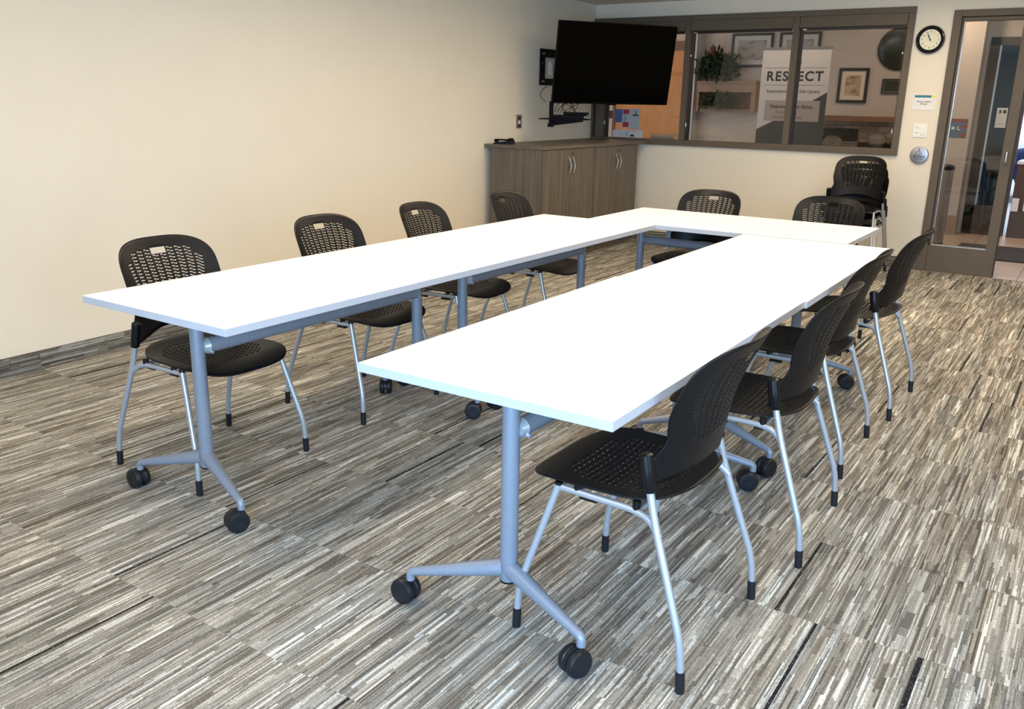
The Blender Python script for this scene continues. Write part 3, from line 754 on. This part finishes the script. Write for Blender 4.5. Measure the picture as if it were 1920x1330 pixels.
# orange wooden door in the lobby
dd = empty('door_2', (-2.70, YL, 0), kind='structure')
me = MB(); me.box(-.62, .50, -.03, 0, 0, 2.14); me.build('door_leaf', M_orange, dd)
me = MB(); me.box(-.66, -.62, -.05, 0, 0, 2.24); me.box(.50, .56, -.05, 0, 0, 2.24); me.box(-.66, .56, -.05, 0, 2.14, 2.26); me.build('door_frame', M_brown, dd)
me = MB(); me.box(-2.10, -2.04, YL-.20, YL, 0, 2.9); struct(me.build('trim_2', mat('white_trim', (.62, .62, .64), .6)))

def picture(name, x0, x1, z0, z1, fr, mt_pic, mt_mat, label, mw, pic_in, grp='framed pictures on the lobby wall', cat='picture', mt_frame=None):
    o = empty(name, ((x0+x1)/2, YL, (z0+z1)/2), 0, label, cat, grp); a, b = (x1-x0)/2, (z1-z0)/2
    me = MB()
    for p in ((-a, a, b-fr, b), (-a, a, -b, -b+fr), (-a, -a+fr, -b+fr, b-fr), (a-fr, a, -b+fr, b-fr)): me.box(p[0], p[1], -.030, 0, p[2], p[3])
    me.build('picture_frame', mt_frame or M_blackf, o, bevel=.003)
    me = MB(); me.box(-a+fr, a-fr, -.014, -.002, -b+fr, b-fr); me.build('picture_mat', mt_mat, o)
    me = MB(); me.box(-a+fr+mw, a-fr-mw, -.017, -.014, -b+fr+mw, b-fr-mw*pic_in); me.build('print', mt_pic, o)
    return o
M_matw = mat('mat_board_white', (.60, .60, .58), .8); M_matc = mat('mat_board_cream', (.80, .68, .52), .8)
picture('framed_picture', -1.615, -1.05, 1.91, 2.34, .030, M_pic1, M_matw, 'wide framed watercolour on the lobby wall above the wooden wall planter', .06, 1)
picture('framed_picture', -.965, -.435, 1.91, 2.34, .030, M_pic1, M_matw, 'framed print partly hidden behind the top of the banner', .06, 1)
picture('framed_picture', -.160, .207, 1.470, 1.893, .035, M_pic2, M_matc, 'black-framed sepia print with cream mat right of the banner', .055, 1)
picture('wall_plaque', .375, .640, 1.587, 1.763, .018, mat('plaque_dark', (.02, .025, .012), .3), mat('plaque_line', (.5, .5, .48), .4), 'small dark plaque with a thin pale border line under the round mirror', .006, 1, cat='plaque', grp='plaque on lobby wall')
mr = empty('round_mirror', (.525, YL, 2.115), 0, 'large round dark convex disc on the lobby wall at the window edge', 'mirror')
me = MB(); me.lathe((0, 0, 0), (0, -1, 0), [(0, .25), (.02, .255), (.03, .25), (.04, .235)], 56); me.build('disc_rim', M_blackf, mr, smooth=True)
me = MB(); me.lathe((0, -.04, 0), (0, -1, 0), [(0, .235), (.02, .20), (.035, .13), (.04, .05), (.041, .001)], 56); me.build('disc_face', mat('dark_glass', (.012, .018, .012), .25), mr, smooth=True)

# wooden wall planter shelf with plants
sh = empty('wall_planter', (-1.59, YL, 1.33), 0, 'light wooden wall planter with open frame on the lobby wall', 'planter')
M_lw = wood('planter_wood', (.28, .17, .11), (.42, .27, .18), sc=(2, 20, 20))
me = MB(); me.box(-.44, .41, -.16, 0, .36, .40); me.box(-.44, .41, -.16, -.14, .25, .36); me.build('top_shelf', M_lw, sh, bevel=.004)
me = MB(); me.box(-.44, -.39, -.15, 0, .0, .36); me.build('side_post', M_lw, sh); me = MB(); me.box(.35, .41, -.15, 0, .0, .36); me.build('side_post', M_lw, sh)
me = MB(); me.box(-.36, .35, -.02, 0, .0, .30); me.box(-.36, .35, -.15, 0, 0, .03); me.build('back_panel', wood('planter_back', (.20, .12, .08), (.30, .19, .13), sc=(2, 20, 20)), sh)
M_leaf = mat('leaf_green', (.022, .048, .020), .7, noise=.3, scale=15); M_redleaf = mat('red_bract', (.13, .03, .02), .6)
def foliage(n, rx, ry, rz, size, cz, rnd):
    me = MB()
    for k in range(n):
        th = rnd.uniform(0, 2*PI); ph = math.acos(rnd.uniform(-.6, 1)); r = rnd.uniform(.45, 1)
        p = Vector((rx*r*math.sin(ph)*math.cos(th), ry*r*math.sin(ph)*math.sin(th), cz+rz*r*math.cos(ph)))
        d = Vector((rnd.uniform(-1, 1), rnd.uniform(-1, 1), rnd.uniform(-.6, .8))).normalized()
        sd = d.cross(Vector((rnd.uniform(-1, 1), rnd.uniform(-1, 1), rnd.uniform(-1, 1)))).normalized()
        s = size*rnd.uniform(.6, 1.2); nrm = d.cross(sd)
        me.add([p, p+d*s*.45+sd*s*.24, p+d*s, p+d*s*.45-sd*s*.24, p+d*s*.5+nrm*s*.08], [(0, 1, 4), (1, 2, 4), (2, 3, 4), (3, 0, 4)])
    return me
rnd = random.Random(3)
pl = empty('potted_plant', (-1.73, YL-.20, 1.735), 0, 'bushy green plant with a red bract on top of the wooden wall planter', 'plant')
me = foliage(950, .30, .11, .22, .10, .15, rnd); me.build('foliage', M_leaf, pl)
me = MB(); me.lathe((0, 0, 0), (0, 0, 1), [(0, .07), (.07, .085), (.075, .08)], 20); me.build('pot', M_desk, pl)
me = MB()
for k in range(7):
    a = k*.9; d = Vector((math.cos(a)*.04, math.sin(a)*.03, .12))
    b0 = Vector((-.055, -.05, .32)); me.add([b0, b0+d*.5+Vector((.025, 0, 0)), b0+d, b0+d*.5-Vector((.025, 0, 0))], [(0, 1, 2, 3)])
me.lathe((-.055, -.05, .30), (0, 0, 1), [(0, .055), (.03, .05), (.16, .006)], 12); me.build('red_bract', M_redleaf, pl)
pl2 = empty('potted_plant', (-1.66, YL-.19, 1.37), 0, 'drooping green plant inside the wooden wall planter frame', 'plant')
me = foliage(420, .25, .07, .11, .09, .08, rnd); me.build('foliage', M_leaf, pl2)
me = MB(); me.tube([(.24, -.03, .02), (.29, -.04, .19), (.34, -.04, .02), (.38, -.04, .16), (.40, -.04, 0)], .008, 6); me.build('dry_stem', M_desk, pl2)

# roll-up banner
bn = empty('rollup_banner', (-.40, 9.3, 0), 0, 'tall white and charcoal roll-up banner reading RESPECT in the lobby', 'banner')
M_vinyl = mat('banner_vinyl', (.70, .66, .64), .55); M_char = mat('banner_charcoal', (.030, .030, .029), .5); M_pink = mat('banner_panel', (.44, .37, .34), .6)
me = MB(); me.box(-.405, .405, -.002, .002, .08, 2.065); me.build('banner_sheet', M_vinyl, bn)
me = MB(); me.box(-.41, .41, -.008, .010, 2.062, 2.09); me.build('top_rail', mat('rail_grey', (.30, .28, .30), .4, .5), bn)
me = MB(); me.box(-.43, .43, -.07, .07, 0, .08); me.build('banner_base', M_chrome, bn, bevel=.005)
me = MB(); me.cyl((0, .06, .06), (0, .02, 2.07), .008, .008, 8); me.build('support_pole', M_chrome, bn)
me = MB()
me.poly([(-.405, -.0024, 1.135), (-.19, -.0024, 1.245), (.335, -.0024, 1.245), (.335, -.0024, 1.48), (.24, -.0024, 1.48), (.405, -.0024, 1.58), (.405, -.0024, .08), (-.405, -.0024, .08)], (0, -.0006, 0)); me.build('charcoal_print', M_char, bn)
me = MB(); me.box(-.325, .335, -.0038, -.003, 1.24, 1.48); me.build('text_panel', M_pink, bn)
me = MB(); me.box(-.37, .37, -.0034, -.0024, 1.853, 1.857); me.box(-.37, .37, -.0034, -.0024, 1.656, 1.660); me.build('rule_line', mat('rule_brown', (.18, .11, .08), .6), bn)
me = MB(); me.poly([(-.01, -.0024, 1.90), (.07, -.0024, 1.90), (.065, -.0024, 1.94), (.02, -.0024, 1.975), (0, -.0024, 1.99)], (0, -.001, 0)); me.build('emblem', mat('emblem_brown', (.22, .16, .13), .6), bn)
M_dkink = mat('banner_ink', (.015, .012, .02), .6); M_gyink = mat('banner_grey_ink', (.13, .11, .11), .6)
text('lettering', 'RESPECT', .152, (0, -.004, 1.754), bn, M_dkink, bold=.0040, spacing=1.185)
text('lettering', 'Expectations for a Safe Library', .052, (0, -.004, 1.586), bn, M_gyink, bold=.0008, spacing=1.12, sx=.86)
text('lettering', 'Welcome to your library.', .056, (.0, -.0045, 1.408), bn, M_dkink, bold=.0012, sx=.9)
text('lettering', 'A welcoming', .052, (-.06, -.0045, 1.345), bn, M_gyink, sx=.95)
text('lettering', 'shared community', .052, (-.04, -.0045, 1.285), bn, M_gyink, sx=.95)

# hearth under a mantel shelf
fp = empty('stone_hearth', (.35, YL, 0), 0, 'dark brick and stone hearth below the wooden mantel in the lobby', 'fireplace')
me = MB(); me.box(-.62, -.12, -.30, 0, 0, 1.16); me.box(.42, .9, -.30, 0, 0, 1.16); me.box(-.62, .9, -.30, 0, 1.0, 1.245); me.build('brick_surround', M_brick, fp)
me = MB(); me.box(-.12, .42, -.05, 0, .0, 1.0); me.build('firebox', M_blackf, fp)
me = MB(); me.box(-.66, .9, -.36, 0, 1.245, 1.31); me.build('mantel_shelf', wood('mantel_wood', (.16, .07, .035), (.30, .15, .08), sc=(2, 20, 20)), fp, bevel=.006)
M_rock = mat('stone_grey', (.20, .17, .15), .85, noise=.35, scale=8)
rnd = random.Random(11)
for (x, z, r) in ((-.42, .98, .13), (.10, 1.02, .12), (.42, .96, .15), (.70, 1.04, .12), (.66, .84, .14), (-.22, .84, .12)):
    me = MB(); prof = [(-.9, .3), (-.6, .75), (0, 1), (.6, .8), (.9, .35)]
    me.lathe((x, -.30, z), (.1, -.3, 1), [(a*r*.7, b*r) for a, b in prof], 9); me.build('hearth_stone', M_rock, fp, smooth=True)
gc = MB(); gc.lathe((.62, YL-.25, 1.31), (0, 0, 1), [(0, .03), (.003, .03), (.006, .006), (.05, .006), (.06, .035), (.12, .04)], 16)

# things seen through the glazed door
tb = empty('waste_bin', (1.42, 8.75, 0), 0, 'tall stainless waste bin with black rim behind the glazed door', 'bin')
me = MB(); me.lathe((0, 0, 0), (0, 0, 1), [(.03, .125), (.05, .13), (.80, .13)], 36); me.build('bin_body', mat('bin_steel', (.50, .46, .42), .35, .6), tb, smooth=True)
me = MB(); me.lathe((0, 0, 0), (0, 0, 1), [(.80, .135), (.835, .135), (.85, .11)], 36); me.build('bin_rim', M_blackf, tb, smooth=True)
me = MB(); me.lathe((0, 0, 0), (0, 0, 1), [(0, .13), (.03, .13)], 36); me.build('bin_foot', M_blackf, tb)
po = empty('wall_poster', (1.395, 9.75, 1.207), 0, 'blue and red poster with small white figures seen through the door glass', 'poster')
me = MB(); me.box(-.09, .09, -.003, 0, -.105, .105); me.build('poster_sheet', mat('poster_blue', (.13, .19, .28), .6), po)
me = MB(); me.box(-.09, .09, -.005, -.003, .07, .105); me.box(.03, .09, -.005, -.003, -.10, -.05); me.box(.03, .09, -.005, -.003, .0, .045); me.build('red_block', mat('poster_red', (.30, .09, .08), .6), po)
me = MB(); me.lathe((-.055, -.003, .0), (0, -1, 0), [(0, .018), (.002, .018)], 12); me.build('white_figure', M_paper, po)
me = MB(); me.tube([(.0, -.004, .02), (-.01, -.004, -.01), (.02, -.004, -.02)], .007, 6); me.build('white_figure', M_paper, po)
# brown entrance frame with glass
ed = empty('door_3', (0, 10.0, 0), kind='structure')
M_fb = mat('entrance_metal', (.085, .060, .045), .5, .1)
me = MB(); me.box(1.56, 1.66, 0, .08, 0, 2.2); me.box(1.56, 3.2, 0, .08, 2.11, 2.2); me.box(1.56, 1.90, 0, .08, 0, .34); me.box(1.94, 2.0, 0, .08, 0, 2.2); me.box(3.1, 3.2, 0, .08, 0, 2.2); me.build('door_frame', M_fb, ed)
me = MB(); me.box(1.66, 1.68, 0, .03, .34, 2.11); me.build('glazing_bead', M_chrome, ed)
me = MB(); me.box(1.68, 1.94, .03, .036, .34, 2.11); me.build('glass_pane', glass('tinted_glass', (.10, .13, .15), .01, .12), ed)
nt_ = empty('paper_notice', (1.785, 10.025, 1.33), 0, 'white paper notice with small dark squares taped on the entrance glass', 'notice')
me = MB(); me.box(-.055, .055, -.002, 0, -.11, .11); me.build('page', M_paper, nt_)
me = MB(); me.box(-.03, -.01, -.003, -.002, .05, .085, M_blackf); me.box(.01, .04, -.003, -.002, .05, .085, M_blackf); me.box(-.04, .045, -.003, -.002, -.07, -.067, M_gyink); me.build('printed_line', None, nt_)
cn = empty('lobby_counter', (2.20, 9.95, 0), 0, 'low brown wooden counter with pale top seen through the open doorway', 'counter')
me = MB(); me.box(-.16, .6, .0, .5, 0, .83); me.build('counter_body', M_desk, cn)
me = MB(); me.box(-.17, .62, -.02, .52, .83, .86); me.build('counter_top', M_paper, cn)
me = MB(); me.box(-.15, .6, -.006, 0, .0, .30); me.build('kick_panel', M_fb, cn)
for x, z, lb in ((2.08, .30, 'left white sheet leaning low on the brown lobby counter front'), (2.20, .31, 'right white sheet leaning low on the brown lobby counter front')):
    me = MB(); me.box(-.035, .035, -.004, 0, 0, .15); tag(me.build('leaflet_sheet', M_paper, None, loc=(x, 9.94, z)), lb, 'leaflet', 'white sheets on the lobby counter')
mt_ = MB(); mt_.box(1.70, 3.1, 8.03, 9.03, 0, .012); tag(mt_.build('door_mat', mat('mat_charcoal', (.045, .042, .045), .95, noise=.3, scale=200)), 'dark charcoal entrance mat on the lobby tiles', 'mat')
# outdoors beyond the entrance
me = MB(); me.box(-3, 14, 10.36, 40, -.12, -.02); struct(me.build('ground_outside', mat('pavement', (.45, .46, .47), .9, noise=.1, scale=6)))
car = empty('parked_car', (3.3, 15.5, 0), .1, 'dark blue car parked outside beyond the entrance', 'car')
M_carp = mat('car_blue', (.015, .025, .09), .25, .4)
me = MB()
prof = [(-2.1, .35), (-2.15, .75), (-1.3, .92), (-.7, 1.38), (.7, 1.42), (1.4, 1.0), (2.1, .9), (2.15, .4)]
me.poly([(x, -.85, z) for x, z in prof], (0, 1.7, 0)); me.build('car_body', M_carp, car, bevel=.06)
me = MB(); me.poly([(x, -.86, z) for x, z in ((-1.1, .95), (-.65, 1.30), (.65, 1.33), (1.15, 1.0))], (0, 1.72, 0)); me.build('car_window', mat('car_glass', (.25, .35, .45), .1), car)
for x in (-1.35, 1.35):
    for y in (-.86, .66):
        me = MB(); me.lathe((x, y, .33), (0, 1, 0), [(0, .30), (.02, .33), (.18, .33), (.2, .30)], 28); me.build('wheel', M_blackf, car, smooth=True)
